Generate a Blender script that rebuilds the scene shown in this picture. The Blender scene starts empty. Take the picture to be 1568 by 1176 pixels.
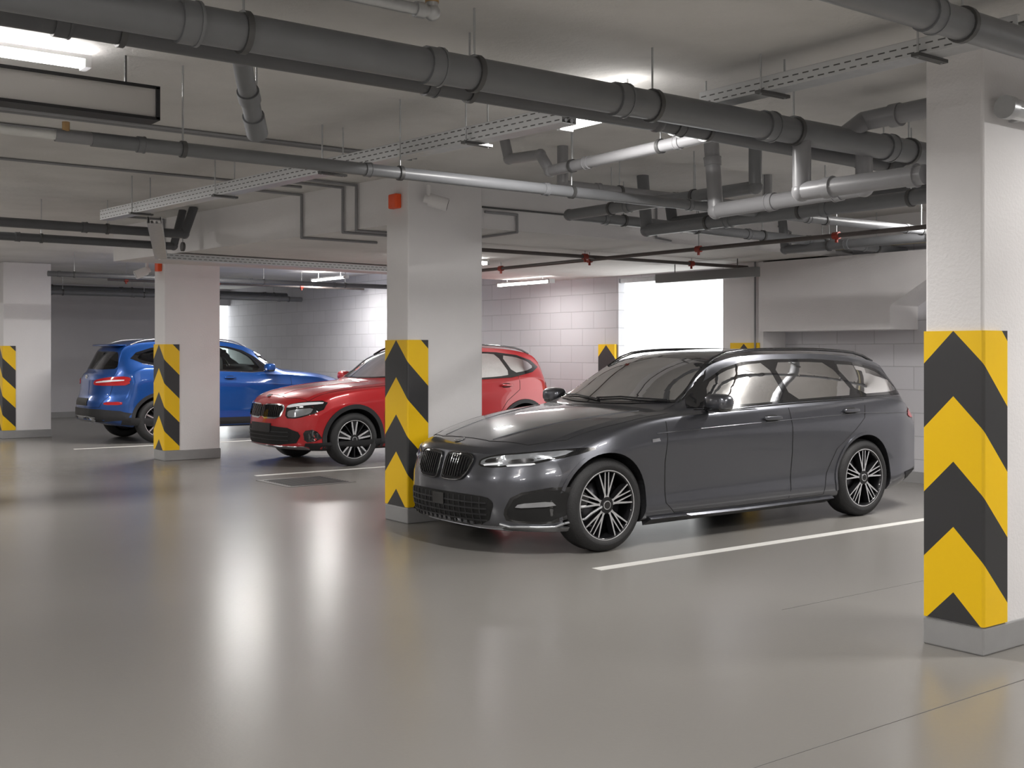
import bpy, bmesh, math, random
import numpy as np
from mathutils import Vector, Matrix
from mathutils.bvhtree import BVHTree
random.seed(4)
S = bpy.context.scene
COL = S.collection
S.view_settings.view_transform = 'Standard'

# ------------------------------------------------------------------ materials
def nodes_of(m):
    m.use_nodes = True
    return m.node_tree.nodes, m.node_tree.links
def mat(name, col, rough=.5, metal=0., coat=0., emis=None, es=0., spec=.5, nz=0., nscale=8., bump=0., bscale=40., croug=.03):
    m = bpy.data.materials.new(name); N, L = nodes_of(m)
    b = N['Principled BSDF']
    b.inputs['Base Color'].default_value = (*col, 1)
    b.inputs['Roughness'].default_value = rough
    b.inputs['Metallic'].default_value = metal
    b.inputs['Coat Weight'].default_value = coat
    b.inputs['Coat Roughness'].default_value = croug
    b.inputs['Specular IOR Level'].default_value = spec
    if emis:
        b.inputs['Emission Color'].default_value = (*emis, 1)
        b.inputs['Emission Strength'].default_value = es
    if nz > 0 or bump > 0:
        tc = N.new('ShaderNodeTexCoord')
    if nz > 0:
        n = N.new('ShaderNodeTexNoise'); n.inputs['Scale'].default_value = nscale; n.inputs['Detail'].default_value = 6
        L.new(tc.outputs['Object'], n.inputs['Vector'])
        mx = N.new('ShaderNodeMix'); mx.data_type = 'RGBA'
        mx.inputs[6].default_value = (*[c*(1-nz) for c in col], 1)
        mx.inputs[7].default_value = (*[min(1, c*(1+nz)) for c in col], 1)
        L.new(n.outputs['Fac'], mx.inputs[0]); L.new(mx.outputs[2], b.inputs['Base Color'])
    if bump > 0:
        n2 = N.new('ShaderNodeTexNoise'); n2.inputs['Scale'].default_value = bscale; n2.inputs['Detail'].default_value = 4
        L.new(tc.outputs['Object'], n2.inputs['Vector'])
        bp = N.new('ShaderNodeBump'); bp.inputs['Strength'].default_value = bump; bp.inputs['Distance'].default_value = .02
        L.new(n2.outputs['Fac'], bp.inputs['Height']); L.new(bp.outputs[0], b.inputs['Normal'])
    return m
def thin_glass(name, tint):
    m = bpy.data.materials.new(name); N, L = nodes_of(m)
    for n in list(N):
        if n.type != 'OUTPUT_MATERIAL': N.remove(n)
    out = [n for n in N if n.type == 'OUTPUT_MATERIAL'][0]
    t = N.new('ShaderNodeBsdfTransparent'); t.inputs[0].default_value = (*tint, 1)
    g = N.new('ShaderNodeBsdfGlossy'); g.inputs['Roughness'].default_value = .02; g.inputs[0].default_value = (1, 1, 1, 1)
    f = N.new('ShaderNodeFresnel'); f.inputs[0].default_value = 1.55
    mx = N.new('ShaderNodeMixShader'); L.new(f.outputs[0], mx.inputs[0]); L.new(t.outputs[0], mx.inputs[1]); L.new(g.outputs[0], mx.inputs[2]); L.new(mx.outputs[0], out.inputs[0])
    return m

M_white = mat('white_paint', (.80, .785, .79), .6, nz=.04, nscale=3, bump=.12, bscale=60)
M_plinth = mat('grey_plinth', (.30, .30, .30), .5, nz=.1)
M_pvc = mat('grey_pvc', (.175, .18, .19), .38, nz=.1)
M_pvcd = mat('dark_pvc', (.10, .103, .11), .42, nz=.1)
M_pvcl = mat('light_pvc', (.26, .26, .27), .35, nz=.08)
M_galv = mat('galvanised', (.50, .51, .52), .38, metal=.6, nz=.15, nscale=20)
M_steel = mat('dark_steel', (.12, .12, .12), .5, metal=.6)
M_brass = mat('brass', (.55, .36, .18), .35, metal=.9)
M_redf = mat('red_fitting', (.30, .035, .02), .4)
M_orange = mat('orange_plastic', (.9, .10, .02), .4)
M_line = mat('line_paint', (.70, .69, .66), .45, nz=.1, nscale=12)
M_rubber = mat('tyre_rubber', (.018, .018, .019), .65, bump=.2, bscale=120)
M_blackp = mat('black_plastic', (.016, .016, .018), .55)
M_seat = mat('seat_fabric', (.05, .05, .053), .7)
M_gloss = mat('gloss_black', (.008, .008, .009), .08, coat=1)
M_glass = thin_glass('tinted_glass', (.20, .21, .22))
M_glassl = thin_glass('clear_glass', (.66, .72, .70))
M_silver = mat('machined_alloy', (.80, .81, .83), .25, metal=.8)
M_alloyd = mat('dark_alloy', (.016, .016, .018), .3, metal=.5, coat=.5)
M_disc = mat('brake_disc', (.10, .10, .11), .4, metal=1)
M_head = mat('headlamp_lens', (.42, .44, .47), .10, metal=.7, coat=1)
M_led = mat('led_strip', (.75, .77, .80), .2, emis=(1, 1, 1), es=.1)
M_tail = mat('tail_lamp', (.45, .008, .012), .12, coat=1, emis=(1, .02, .02), es=.06)
M_chrome = mat('chrome', (.7, .71, .73), .12, metal=1)
M_satin = mat('satin_silver', (.45, .46, .48), .3, metal=.8)
M_dsatin = mat('dark_chrome', (.12, .12, .125), .2, metal=1)
M_lamp = mat('lamp_tube', (1, 1, 1), .4, emis=(1, .98, .95), es=12)
M_housing = mat('lamp_housing', (.55, .55, .55), .4)
M_sign = mat('sign_grey', (.50, .485, .47), .5)
M_seam = mat('panel_gap', (.004, .004, .004), .8)
M_bmw = mat('graphite_metallic', (.118, .122, .138), .28, metal=.85, coat=1, croug=.015)
M_red = mat('red_paint', (.46, .008, .013), .35, metal=.15, coat=1, croug=.02)
M_blue = mat('blue_paint', (.006, .070, .30), .32, metal=.4, coat=1, croug=.02)

def floor_material():
    m = bpy.data.materials.new('epoxy_floor'); N, L = nodes_of(m); b = N['Principled BSDF']
    tc = N.new('ShaderNodeTexCoord')
    n = N.new('ShaderNodeTexNoise'); n.inputs['Scale'].default_value = .35; n.inputs['Detail'].default_value = 3; n.inputs['Roughness'].default_value = .5
    L.new(tc.outputs['Object'], n.inputs['Vector'])
    r = N.new('ShaderNodeValToRGB')
    r.color_ramp.elements[0].position = .3; r.color_ramp.elements[0].color = (.222, .213, .198, 1)
    r.color_ramp.elements[1].position = .7; r.color_ramp.elements[1].color = (.240, .231, .216, 1)
    L.new(n.outputs['Fac'], r.inputs[0]); L.new(r.outputs[0], b.inputs['Base Color'])
    n2 = N.new('ShaderNodeTexNoise'); n2.inputs['Scale'].default_value = 1.2; n2.inputs['Detail'].default_value = 3
    L.new(tc.outputs['Object'], n2.inputs['Vector'])
    mr = N.new('ShaderNodeMapRange'); mr.inputs[3].default_value = .235; mr.inputs[4].default_value = .265
    L.new(n2.outputs['Fac'], mr.inputs[0]); L.new(mr.outputs[0], b.inputs['Roughness'])
    n3 = N.new('ShaderNodeTexNoise'); n3.inputs['Scale'].default_value = 45; n3.inputs['Detail'].default_value = 2
    L.new(tc.outputs['Object'], n3.inputs['Vector'])
    bp = N.new('ShaderNodeBump'); bp.inputs['Strength'].default_value = .05; bp.inputs['Distance'].default_value = .008
    L.new(n3.outputs['Fac'], bp.inputs['Height']); L.new(bp.outputs[0], b.inputs['Normal'])
    b.inputs['Specular IOR Level'].default_value = .5
    return m
def ceiling_material():
    m = bpy.data.materials.new('plaster_ceiling'); N, L = nodes_of(m); b = N['Principled BSDF']
    tc = N.new('ShaderNodeTexCoord')
    n = N.new('ShaderNodeTexNoise'); n.inputs['Scale'].default_value = 1.3; n.inputs['Detail'].default_value = 8
    L.new(tc.outputs['Object'], n.inputs['Vector'])
    r = N.new('ShaderNodeValToRGB')
    r.color_ramp.elements[0].position = .3; r.color_ramp.elements[0].color = (.57, .56, .54, 1)
    r.color_ramp.elements[1].position = .7; r.color_ramp.elements[1].color = (.70, .685, .665, 1)
    L.new(n.outputs['Fac'], r.inputs[0]); L.new(r.outputs[0], b.inputs['Base Color'])
    b.inputs['Roughness'].default_value = .85
    n3 = N.new('ShaderNodeTexNoise'); n3.inputs['Scale'].default_value = 9; n3.inputs['Detail'].default_value = 9; n3.inputs['Roughness'].default_value = .7
    L.new(tc.outputs['Object'], n3.inputs['Vector'])
    bp = N.new('ShaderNodeBump'); bp.inputs['Strength'].default_value = .6; bp.inputs['Distance'].default_value = .02
    L.new(n3.outputs['Fac'], bp.inputs['Height']); L.new(bp.outputs[0], b.inputs['Normal'])
    return m
def block_material(name, ax):
    m = bpy.data.materials.new(name); N, L = nodes_of(m); b = N['Principled BSDF']
    tc = N.new('ShaderNodeTexCoord'); sp = N.new('ShaderNodeSeparateXYZ'); cb = N.new('ShaderNodeCombineXYZ')
    L.new(tc.outputs['Object'], sp.inputs[0]); L.new(sp.outputs[ax], cb.inputs[0]); L.new(sp.outputs[2], cb.inputs[1])
    br = N.new('ShaderNodeTexBrick'); br.inputs['Scale'].default_value = 1
    br.inputs['Brick Width'].default_value = .5; br.inputs['Row Height'].default_value = .25
    br.inputs['Mortar Size'].default_value = .006; br.inputs['Mortar Smooth'].default_value = .3
    br.inputs['Color1'].default_value = (.62, .615, .645, 1); br.inputs['Color2'].default_value = (.585, .58, .61, 1)
    br.inputs['Mortar'].default_value = (.47, .465, .49, 1)
    L.new(cb.outputs[0], br.inputs['Vector']); L.new(br.outputs['Color'], b.inputs['Base Color'])
    iv = N.new('ShaderNodeMath'); iv.operation = 'SUBTRACT'; iv.inputs[0].default_value = 1
    L.new(br.outputs['Fac'], iv.inputs[1])
    bp = N.new('ShaderNodeBump'); bp.inputs['Strength'].default_value = .5; bp.inputs['Distance'].default_value = .008
    L.new(iv.outputs[0], bp.inputs['Height']); L.new(bp.outputs[0], b.inputs['Normal'])
    b.inputs['Roughness'].default_value = .6
    return m
def chevron_material(wl):
    m = bpy.data.materials.new('hazard_chevron'); N, L = nodes_of(m); b = N['Principled BSDF']
    tc = N.new('ShaderNodeTexCoord'); sp = N.new('ShaderNodeSeparateXYZ'); L.new(tc.outputs['Object'], sp.inputs[0])
    def mth(op, a, c=None):
        n = N.new('ShaderNodeMath'); n.operation = op
        for i, v in enumerate((a, c)):
            if v is None: continue
            if isinstance(v, (int, float)): n.inputs[i].default_value = v
            else: L.new(v, n.inputs[i])
        return n.outputs[0]
    a = mth('SUBTRACT', sp.outputs[0], sp.outputs[1])
    a = mth('ADD', a, wl - wl*.48)
    a = mth('ABSOLUTE', a)
    w = mth('ADD', a, sp.outputs[2])
    w = mth('SUBTRACT', w, 1.51); w = mth('DIVIDE', w, .618)
    w = mth('FRACT', mth('ADD', w, 10.))
    w = mth('LESS_THAN', w, .5)
    mx = N.new('ShaderNodeMix'); mx.data_type = 'RGBA'
    mx.inputs[6].default_value = (.036, .036, .038, 1); mx.inputs[7].default_value = (.93, .58, .0, 1)
    L.new(w, mx.inputs[0]); L.new(mx.outputs[2], b.inputs['Base Color'])
    b.inputs['Roughness'].default_value = .45
    return m
M_floor = floor_material(); M_ceil = ceiling_material()
M_blockY = block_material('block_wall_y', 1)
M_greyw = mat('grey_wall_paint', (.56, .55, .575), .7, nz=.05, nscale=2)

# ------------------------------------------------------------------ mesh builder
class MB:
    def __init__(s): s.v = []; s.f = []; s.m = []; s.sm = []; s.mats = []
    def mi(s, m):
        if m not in s.mats: s.mats.append(m)
        return s.mats.index(m)
    def add(s, vs, fs, m, smooth=False):
        o = len(s.v); k = s.mi(m)
        s.v += [tuple(v) for v in vs]
        for f in fs:
            s.f.append(tuple(i+o for i in f)); s.m.append(k); s.sm.append(smooth)
    def box(s, x0, x1, y0, y1, z0, z1, m):
        vs = [(x0,y0,z0),(x1,y0,z0),(x1,y1,z0),(x0,y1,z0),(x0,y0,z1),(x1,y0,z1),(x1,y1,z1),(x0,y1,z1)]
        s.add(vs, [(0,3,2,1),(4,5,6,7),(0,1,5,4),(1,2,6,5),(2,3,7,6),(3,0,4,7)], m)
    def cyl(s, p0, p1, r, m, n=20, r1=None, caps=True):
        p0 = Vector(p0); p1 = Vector(p1); d = (p1-p0)
        if d.length < 1e-6: return
        d.normalize(); a = d.orthogonal().normalized(); b = d.cross(a)
        r1 = r if r1 is None else r1
        vs = []
        for p, rr in ((p0, r), (p1, r1)):
            for i in range(n):
                t = 2*math.pi*i/n; vs.append(p + a*rr*math.cos(t) + b*rr*math.sin(t))
        s.add(vs, [(i, (i+1) % n, n+(i+1) % n, n+i) for i in range(n)], m, True)
        if caps:
            s.add(vs[:n], [tuple(range(n))[::-1]], m); s.add(vs[n:], [tuple(range(n))], m)
    def ball(s, c, r, m, n=14, k=8):
        s.sup(c, (r, r, r), m, 1., n, k)
    def sup(s, c, r, m, e=.5, n=20, k=12):
        vs = []
        pw = lambda x: math.copysign(abs(x)**e, x)
        for j in range(k+1):
            ph = -math.pi/2 + math.pi*j/k
            for i in range(n):
                t = 2*math.pi*i/n
                vs.append((c[0]+r[0]*pw(math.cos(ph))*pw(math.cos(t)), c[1]+r[1]*pw(math.cos(ph))*pw(math.sin(t)), c[2]+r[2]*pw(math.sin(ph))))
        s.add(vs, [(j*n+i, j*n+(i+1) % n, (j+1)*n+(i+1) % n, (j+1)*n+i) for j in range(k) for i in range(n)], m, True)
    def tube(s, pts, r, m, n=16):
        for i in range(len(pts)-1): s.cyl(pts[i], pts[i+1], r, m, n)
        for p in pts[1:-1]: s.ball(p, r, m)
    def lathe_y(s, c, prof, m, side=1, n=48):
        vs = []
        for (r, y) in prof:
            for i in range(n):
                t = 2*math.pi*i/n; vs.append((c[0]+r*math.cos(t), c[1]+side*y, c[2]+r*math.sin(t)))
        s.add(vs, [(j*n+i, j*n+(i+1) % n, (j+1)*n+(i+1) % n, (j+1)*n+i) for j in range(len(prof)-1) for i in range(n)], m, True)
    def prism_x(s, poly, x0, x1, m):
        """poly in (y,z), extruded in x"""
        n = len(poly)
        vs = [(x0, p[0], p[1]) for p in poly] + [(x1, p[0], p[1]) for p in poly]
        s.add(vs, [tuple(range(n)), tuple(range(n, 2*n))[::-1]], m)
        s.add(vs, [(i, (i+1) % n, n+(i+1) % n, n+i) for i in range(n)], m)
    def prism_y(s, poly, y0, y1, m):
        n = len(poly)
        vs = [(p[0], y0, p[1]) for p in poly] + [(p[0], y1, p[1]) for p in poly]
        s.add(vs, [tuple(range(n)), tuple(range(n, 2*n))[::-1]] + [(i, (i+1) % n, n+(i+1) % n, n+i) for i in range(n)], m)
    def make(s, name, parent=None, loc=(0,0,0), bevel=0):
        me = bpy.data.meshes.new(name)
        me.from_pydata(s.v, [], s.f)
        for m in s.mats: me.materials.append(m)
        me.polygons.foreach_set('material_index', s.m); me.polygons.foreach_set('use_smooth', s.sm)
        me.update()
        o = bpy.data.objects.new(name, me); COL.objects.link(o); o.location = loc
        if parent: o.parent = parent
        if bevel:
            md = o.modifiers.new('b', 'BEVEL'); md.width = bevel; md.segments = 2; md.limit_method = 'ANGLE'
        return o
def empty(name, loc=(0,0,0), rz=0):
    e = bpy.data.objects.new(name, None); COL.objects.link(e); e.location = loc; e.rotation_euler = (0,0,rz); e.empty_display_size = .3
    return e

CZ = 2.88   # ceiling
LZ = 2.48   # lowered slab soffit
# ------------------------------------------------------------------ room shell
X0, X1, Y0, Y1 = -8., 10.9, -8., 25.5
b = MB(); b.box(X0, X1+.3, Y0, Y1+.3, -.1, 0, M_floor); b.make('floor')
b = MB(); b.box(X0, X1+.3, Y0, Y1+.3, CZ, CZ+.2, M_ceil); b.make('ceiling')
b = MB()
poly = [(5.0, 8.04), (10.9, 8.04), (10.9, 13.6), (4.36, 13.6)]
n = len(poly)
vs = [(p[0], p[1], LZ) for p in poly] + [(p[0], p[1], CZ) for p in poly]
b.add(vs, [(3,2,1,0)], M_ceil); b.add(vs, [(i, (i+1) % n, n+(i+1) % n, n+i) for i in range(n)], M_white)
b.make('ceiling_lowered_slab')
b = MB()
oy0, oy1 = 9.95, 11.97
b.box(X1, X1+.3, Y0, oy0, 0, CZ, M_blockY); b.box(X1, X1+.3, oy1, Y1+.3, 0, CZ, M_blockY)
b.box(X1, X1+.3, oy0, oy1, 2.44, CZ, M_blockY)
b.make('wall_right')
b = MB()
b.box(X0, 10.15, Y1, Y1+.3, 0, CZ, M_greyw); b.box(10.15, X1, Y1, Y1+.3, 2.5, CZ, M_greyw)
b.make('wall_far')
b = MB(); b.box(X0-.2, X0, Y0, Y1+.3, 0, CZ, M_white); b.make('wall_left')
b = MB(); b.box(X0, X1+.3, Y0-.2, Y0, 0, CZ, M_white); b.make('wall_back')
b = MB(); b.box(X1-.015, X1, Y0, oy0, 0, .12, M_plinth); b.box(X1-.015, X1, oy1, Y1, 0, .12, M_plinth); b.make('baseboard_right')
b = MB(); b.box(X0, 10.15, Y1-.015, Y1, 0, .12, M_plinth); b.make('baseboard_far')
M_bright = mat('glowing_panel', (1, 1, 1), .5, emis=(.97, 1, 1), es=2.4)  # emission stands in for the lit space beyond both openings
b = MB(); b.box(X1+.12, X1+.16, oy0, oy1, 0, 2.44, M_bright)
b.box(X1+.02, X1+.12, oy0, oy0+.07, 0, 2.44, M_galv); b.box(X1+.02, X1+.12, oy0+.07, oy1, 2.38, 2.44, M_galv)
b.make('door_1')
b = MB(); b.box(10.15, X1, Y1+.12, Y1+.16, 0, 2.5, M_bright)
b.box(10.5, 10.56, Y1+.04, Y1+.12, 0, 2.5, M_galv); b.make('door_2')

b = MB(); b.box(10.5, 10.9, 9.0, 9.62, 0, CZ, M_white); b.box(10.49, 10.9, 8.99, 9.63, 0, .12, M_plinth); b.make('wall_pilaster')
b = MB()
b.prism_x([(8.98, 1.65), (8.98, 2.46), (6.3, 2.46), (6.3, 2.28), (6.62, 2.24), (7.2, 1.90), (7.2, 1.65)], 10.4, 10.9, M_white)
b.prism_x([(6.3, 1.9), (6.3, 2.46), (3.4, 2.46), (3.4, 1.9)], 10.55, 10.9, M_white)
b.make('ventilation_duct', bevel=.008)
b = MB(); b.box(10.62, 10.9, 3.0, 8.98, 2.62, 2.88, M_white); b.make('trim_1')

def column(name, cx, cy, wl=.33, wu=.75, top=CZ):
    e = empty(name, (cx, cy, 0))
    b = MB(); b.box(0, wu, 0, wl, 0, top, M_white); b.make('shaft', e, bevel=.012)
    b = MB(); b.box(-.008, wu+.008, -.008, wl+.008, 0, .13, M_plinth); b.make('plinth', e, bevel=.008)
    b = MB(); t = .012
    M = chevron_material(wl)
    vs = [(-t, wl, 0), (-t, -t+.012, 0), (-t+.004, -t+.004, 0), (-t+.012, -t, 0), (.19, -t, 0), (.19, .0, 0), (0, 0, 0), (0, wl, 0)]
    n = len(vs)
    V = [(v[0], v[1], .135) for v in vs] + [(v[0], v[1], 1.51) for v in vs]
    b.add(V, [(i, (i+1) % n, n+(i+1) % n, n+i) for i in range(n)], M); b.add(V, [tuple(range(n, 2*n)), tuple(range(n))[::-1]], M)
    b.make('corner_protector', e)
    return e
column('concrete_column', 4.93, 2.916, .30)
column('concrete_column.001', 4.96, 8.0, .345, .75)
column('concrete_column.002', 5.309, 14.505, .38)
column('concrete_column.003', 4.567, 19.785, .38)
for i, (x, y, w) in enumerate([(10.855, 12.0, .35), (10.48, 9.05, .45)]):
    b = MB(); M = chevron_material(w); b.box(0, .016 if i else .04, 0, w, .13, 1.52, M); b.make('hazard_board' + ('.001' if i else ''), loc=(x, y, 0))

def camera_unit(name, p, d):
    b = MB(); p = Vector(p); d = Vector(d).normalized()
    b.cyl(p, p+d*.16, .055, M_white, 20); b.cyl(p-d*.04, p, .035, M_white, 16); b.cyl(p+d*.155, p+d*.163, .045, M_gloss, 20)
    b.cyl(p+Vector((0,0,.03)), p+Vector((0,0,.12)), .02, M_white)
    return b.make(name)
b = MB(); b.box(4.90, 4.96, 8.10, 8.22, 2.60, 2.72, M_orange); b.make('alarm_sounder', bevel=.01)
b = MB(); b.box(5.25, 5.309, 14.6, 14.72, 2.46, 2.60, M_orange); b.make('alarm_sounder.001', bevel=.01)
camera_unit('security_camera', (5.10, 7.9, 2.66), (.7, -.5, -.25))
camera_unit('security_camera.001', (5.16, 14.75, 2.47), (-.9, .1, -.4))
b = MB(); b.cyl((5.0, 2.84, 2.54), (5.66, 2.84, 2.54), .048, mat('acrylic_tube', (.6, .62, .63), .1, coat=1), 24)
b.cyl((4.98, 2.84, 2.54), (5.03, 2.84, 2.54), .054, M_galv, 24); b.cyl((5.62, 2.84, 2.54), (5.68, 2.84, 2.54), .054, M_galv, 24)
b.box(5.15, 5.18, 2.86, 2.916, 2.5, 2.58, M_galv); b.box(5.5, 5.53, 2.86, 2.916, 2.5, 2.58, M_galv); b.make('tube_light')

# ------------------------------------------------------------------ floor markings
b = MB()
for (y, x0) in ((5.59, 4.9), (12.15, 5.5), (17.05, 4.9), (.5, 5.0)):
    b.box(x0, 10.85, y-.045, y+.045, 0, .002, M_line)
b.make('parking_bay_lines')
b = MB(); M_joint = mat('floor_joint', (.14, .135, .13), .6)
b.box(-8, 10.8, 2.60, 2.604, 0, .0015, M_joint)
b.box(4.94, 10.8, 4.1, 4.104, 0, .0015, M_joint)
b.make('floor_expansion_joint')
b = MB(); b.box(5.3, 6.1, 10.9, 11.7, 0, .004, mat('floor_drain_frame', (.12, .115, .11), .5))
for i in range(12): b.box(5.36, 6.04, 10.96+i*.058, 10.975+i*.058, .004, .009, M_steel)
b.make('floor_drain_grate')

# ------------------------------------------------------------------ pipes
def pipe(name, pts, r, m, collar=1.2, rods=True, cm=None, top=CZ, seed=0):
    b = MB(); b.tube(pts, r, m)
    rnd = random.Random(len(name)+seed)
    for i in range(len(pts)-1):
        p0 = Vector(pts[i]); p1 = Vector(pts[i+1]); d = p1-p0; ln = d.length
        if ln < .5: 
            continue
        d.normalize()
        t = rnd.uniform(.15, .4)
        while t < ln-.05:
            p = p0+d*t
            if collar:
                b.cyl(p-d*r*.45, p+d*r*.45, r*1.14, m); b.cyl(p+d*r*.45, p+d*r*.62, r*1.2, m)
            if rods and abs(d.z) < .2:
                q = p+d*min(.22, ln*.1)
                b.cyl(q-d*.012, q+d*.012, r*1.1+.004, M_steel)
                b.cyl(q+Vector((0,0,r)), Vector((q.x, q.y, top)), .005, M_galv, 8)
            t += collar or 1.2
    for p in pts[1:-1]:
        b.ball(p, r*1.12, m)
    return b.make(name)
def low(x, y): return LZ if (y > 8.04 and y < 13.6 and x > 4.9) else CZ
pipe('drain_pipe', [(-4, 4.0, 2.6), (10.85, 4.0, 2.6)], .07, M_pvc, 1.05)
pipe('drain_pipe.001', [(-4, 4.32, 2.62), (4.2, 4.32, 2.62), (7.0, 4.32, 2.58), (7.0, 4.32, CZ)], .055, M_pvcd, 1.6, seed=1)
pipe('drain_pipe.002', [(1.72, 5.7, 2.45), (10.85, 5.7, 2.45)], .036, M_pvc, 1.3, seed=2)
b = MB(); b.tube([(-3, 5.7, 2.45), (1.62, 5.7, 2.45)], .021, mat('white_pipe', (.68, .68, .66), .4)); b.cyl((1.55, 5.7, 2.45), (1.72, 5.7, 2.45), .03, M_pvcl)
b.cyl((1.6, 5.7, 2.45), (1.6, 5.7, 2.52), .018, M_brass); b.cyl((1.22, 5.7, 2.45), (1.22, 5.7, 2.88), .006, M_galv); b.make('water_pipe')
b = MB(); b.tube([(.5, 3.85, 2.77), (2.5, 3.85, 2.77), (2.5, 3.85, 2.88)], .024, M_galv); b.ball((2.5, 3.85, 2.77), .034, M_galv)
b.cyl((2.42, 3.85, 2.77), (2.46, 3.85, 2.77), .032, M_galv); b.cyl((2.5, 3.85, 2.81), (2.5, 3.85, 2.86), .028, M_brass); b.make('water_pipe.001')
b = MB(); b.tube([(1.80, 4.05, 2.64), (1.92, 4.42, 2.66), (2.0, 4.56, 2.66), (2.06, 4.66, 2.60), (2.24, 4.93, 2.42)], .042, M_pvc)
b.cyl((1.95, 4.47, 2.66), (1.98, 4.52, 2.66), .052, M_pvc)
b.cyl((2.10, 4.72, 2.56), (2.13, 4.765, 2.53), .05, M_pvc); b.cyl((2.18, 4.84, 2.48), (2.24, 4.93, 2.42), .05, M_pvc)
b.cyl((2.2, 4.85, 2.5), (2.2, 4.85, 2.88), .005, M_galv, 8); b.make('drain_pipe_branch')
pipe('drain_pipe.003', [(2.6, 2.45, 2.66), (6.8, 2.45, 2.66), (6.8, 2.45, CZ)], .06, M_pvc, .9, seed=3)
pipe('drain_pipe.004', [(4.72, 4.35, 2.62), (4.72, 5.85, 2.6), (4.72, 5.95, 2.72), (4.72, 6.3, 2.74), (4.72, 6.35, CZ)], .036, M_pvcl, .8, seed=5)
pipe('drain_pipe.005', [(4.98, 4.0, 2.55), (4.98, 4.0, 2.28), (4.98, 3.25, 2.28)], .05, M_pvcl, .5, rods=False)
b = MB(); b.tube([(5.35, 4.0, 2.62), (5.5, 3.98, 2.72), (5.5, 3.3, 2.73)], .055, M_pvcl); b.cyl((5.5, 3.8, 2.72), (5.5, 3.74, 2.72), .065, M_pvcl); b.make('drain_pipe.006')
pipe('drain_pipe.007', [(5.6, 4.05, 2.55), (5.6, 4.05, 2.36), (5.6, 5.2, 2.34), (5.6, 5.25, CZ)], .05, M_pvcl, .5, rods=False)
pipe('drain_pipe.008', [(6.6, 2.0, 2.42), (6.6, 6.9, 2.42), (6.6, 6.95, CZ)], .05, M_pvc, .9, seed=8)
pipe('drain_pipe.009', [(6.1, 5.3, CZ), (6.1, 5.3, 2.55), (6.1, 7.3, 2.55), (10.8, 7.3, 2.50)], .045, M_pvc, .9, seed=9)
pipe('drain_pipe.010', [(5.2, 6.3, CZ), (5.2, 6.3, 2.6), (7.4, 6.3, 2.6), (7.4, 6.3, CZ)], .04, M_pvcl, .8, seed=10)
pipe('drain_pipe.011', [(7.6, 1.0, 2.62), (7.6, 7.6, 2.62), (7.6, 7.65, CZ)], .05, M_pvcd, 1.1, seed=11)
pipe('drain_pipe.012', [(9.2, 1.0, 2.45), (9.2, 7.6, 2.45), (9.2, 7.65, CZ)], .045, M_pvc, 1.1, seed=12)
def sprinkler(name, p0, p1, z, sp=1.6, r=.02, m=M_steel, f=M_redf):
    b = MB(); p0 = Vector((*p0, z)); p1 = Vector((*p1, z)); b.cyl(p0, p1, r, m, 12)
    d = (p1-p0); n = max(1, int(d.length/sp)); d.normalize()
    for i in range(n+1):
        p = p0+d*(.3+i*sp)
        if (p-p0).length > (p1-p0).length: break
        b.cyl(p-d*.03, p+d*.03, r*1.6, f, 12); b.cyl(p, p-Vector((0,0,.06)), r*.7, f, 10)
        b.cyl(p, Vector((p.x, p.y, low(p.x, p.y))), .005, M_galv, 8)
    return b.make(name)
M_spr = mat('sprinkler_steel', (.10, .085, .08), .5)
sprinkler('sprinkler_pipe', (8.05, 1.0), (8.05, 13.5), 2.40, m=M_spr)
sprinkler('sprinkler_pipe.001', (6.0, 9.2), (10.45, 9.2), 2.42, m=M_spr)
sprinkler('sprinkler_pipe.002', (6.0, 19.0), (10.8, 19.0), 2.6, m=M_spr)
pipe('drain_pipe.013', [(-3, 11.2, 2.62), (4.3, 11.2, 2.6), (4.4, 11.2, CZ)], .045, M_pvcd, 1.5, seed=13)
pipe('drain_pipe.014', [(-3, 11.5, 2.52), (4.3, 11.5, 2.5), (4.4, 11.5, CZ)], .04, M_pvcd, 1.4, seed=14)
pipe('drain_pipe.015', [(1, 22.3, 2.62), (10.8, 22.3, 2.6)], .06, M_pvcd, 1.5, seed=15)
pipe('drain_pipe.016', [(1, 21.6, 2.5), (10.8, 21.6, 2.5)], .05, M_pvc, 1.5, seed=16)
pipe('drain_pipe.017', [(4.6, 17.3, 2.55), (10.8, 17.3, 2.55)], .04, M_pvcd, 1.5, seed=17)
b = MB()
for y in (7.3, 7.37, 7.8, 9.2): b.cyl((-3, y, CZ-.012), (4.6, y, CZ-.012), .011, M_pvcl, 8)
for (x, y0, y1) in ((6.2, 1.6, 3.9),): b.cyl((x, y0, CZ-.012), (x, y1, CZ-.012), .01, M_pvcl, 8)
b.make('ceiling_conduits')
b = MB()
def edge(y): return 5.0 - (y-8.04)/5.56*.64
for y in (8.75, 8.95, 9.6, 12.3):
    x = edge(y)-.02
    b.tube([(x-.5, y, CZ-.015), (x, y, CZ-.02), (x, y, LZ-.015), (x+.8, y, LZ-.015)], .013, M_pvcl, 10)
b.tube([(5.75, 8.02, 2.62), (6.1, 8.02, 2.62), (6.1, 8.02, LZ-.015), (6.1, 9.5, LZ-.015)], .012, M_pvcl, 10)
b.tube([(5.72, 8.02, 2.66), (10.4, 8.02, 2.66)], .008, M_steel, 8)
b.tube([(7.8, 8.02, 2.85), (7.8, 8.02, 2.52), (8.0, 8.02, 2.50)], .01, M_pvcl, 8)
b.tube([(9.6, 8.02, 2.75), (9.8, 8.02, 2.70), (9.8, 8.02, 2.50)], .01, M_pvcl, 8)
b.make('slab_conduits')
b = MB()
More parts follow.
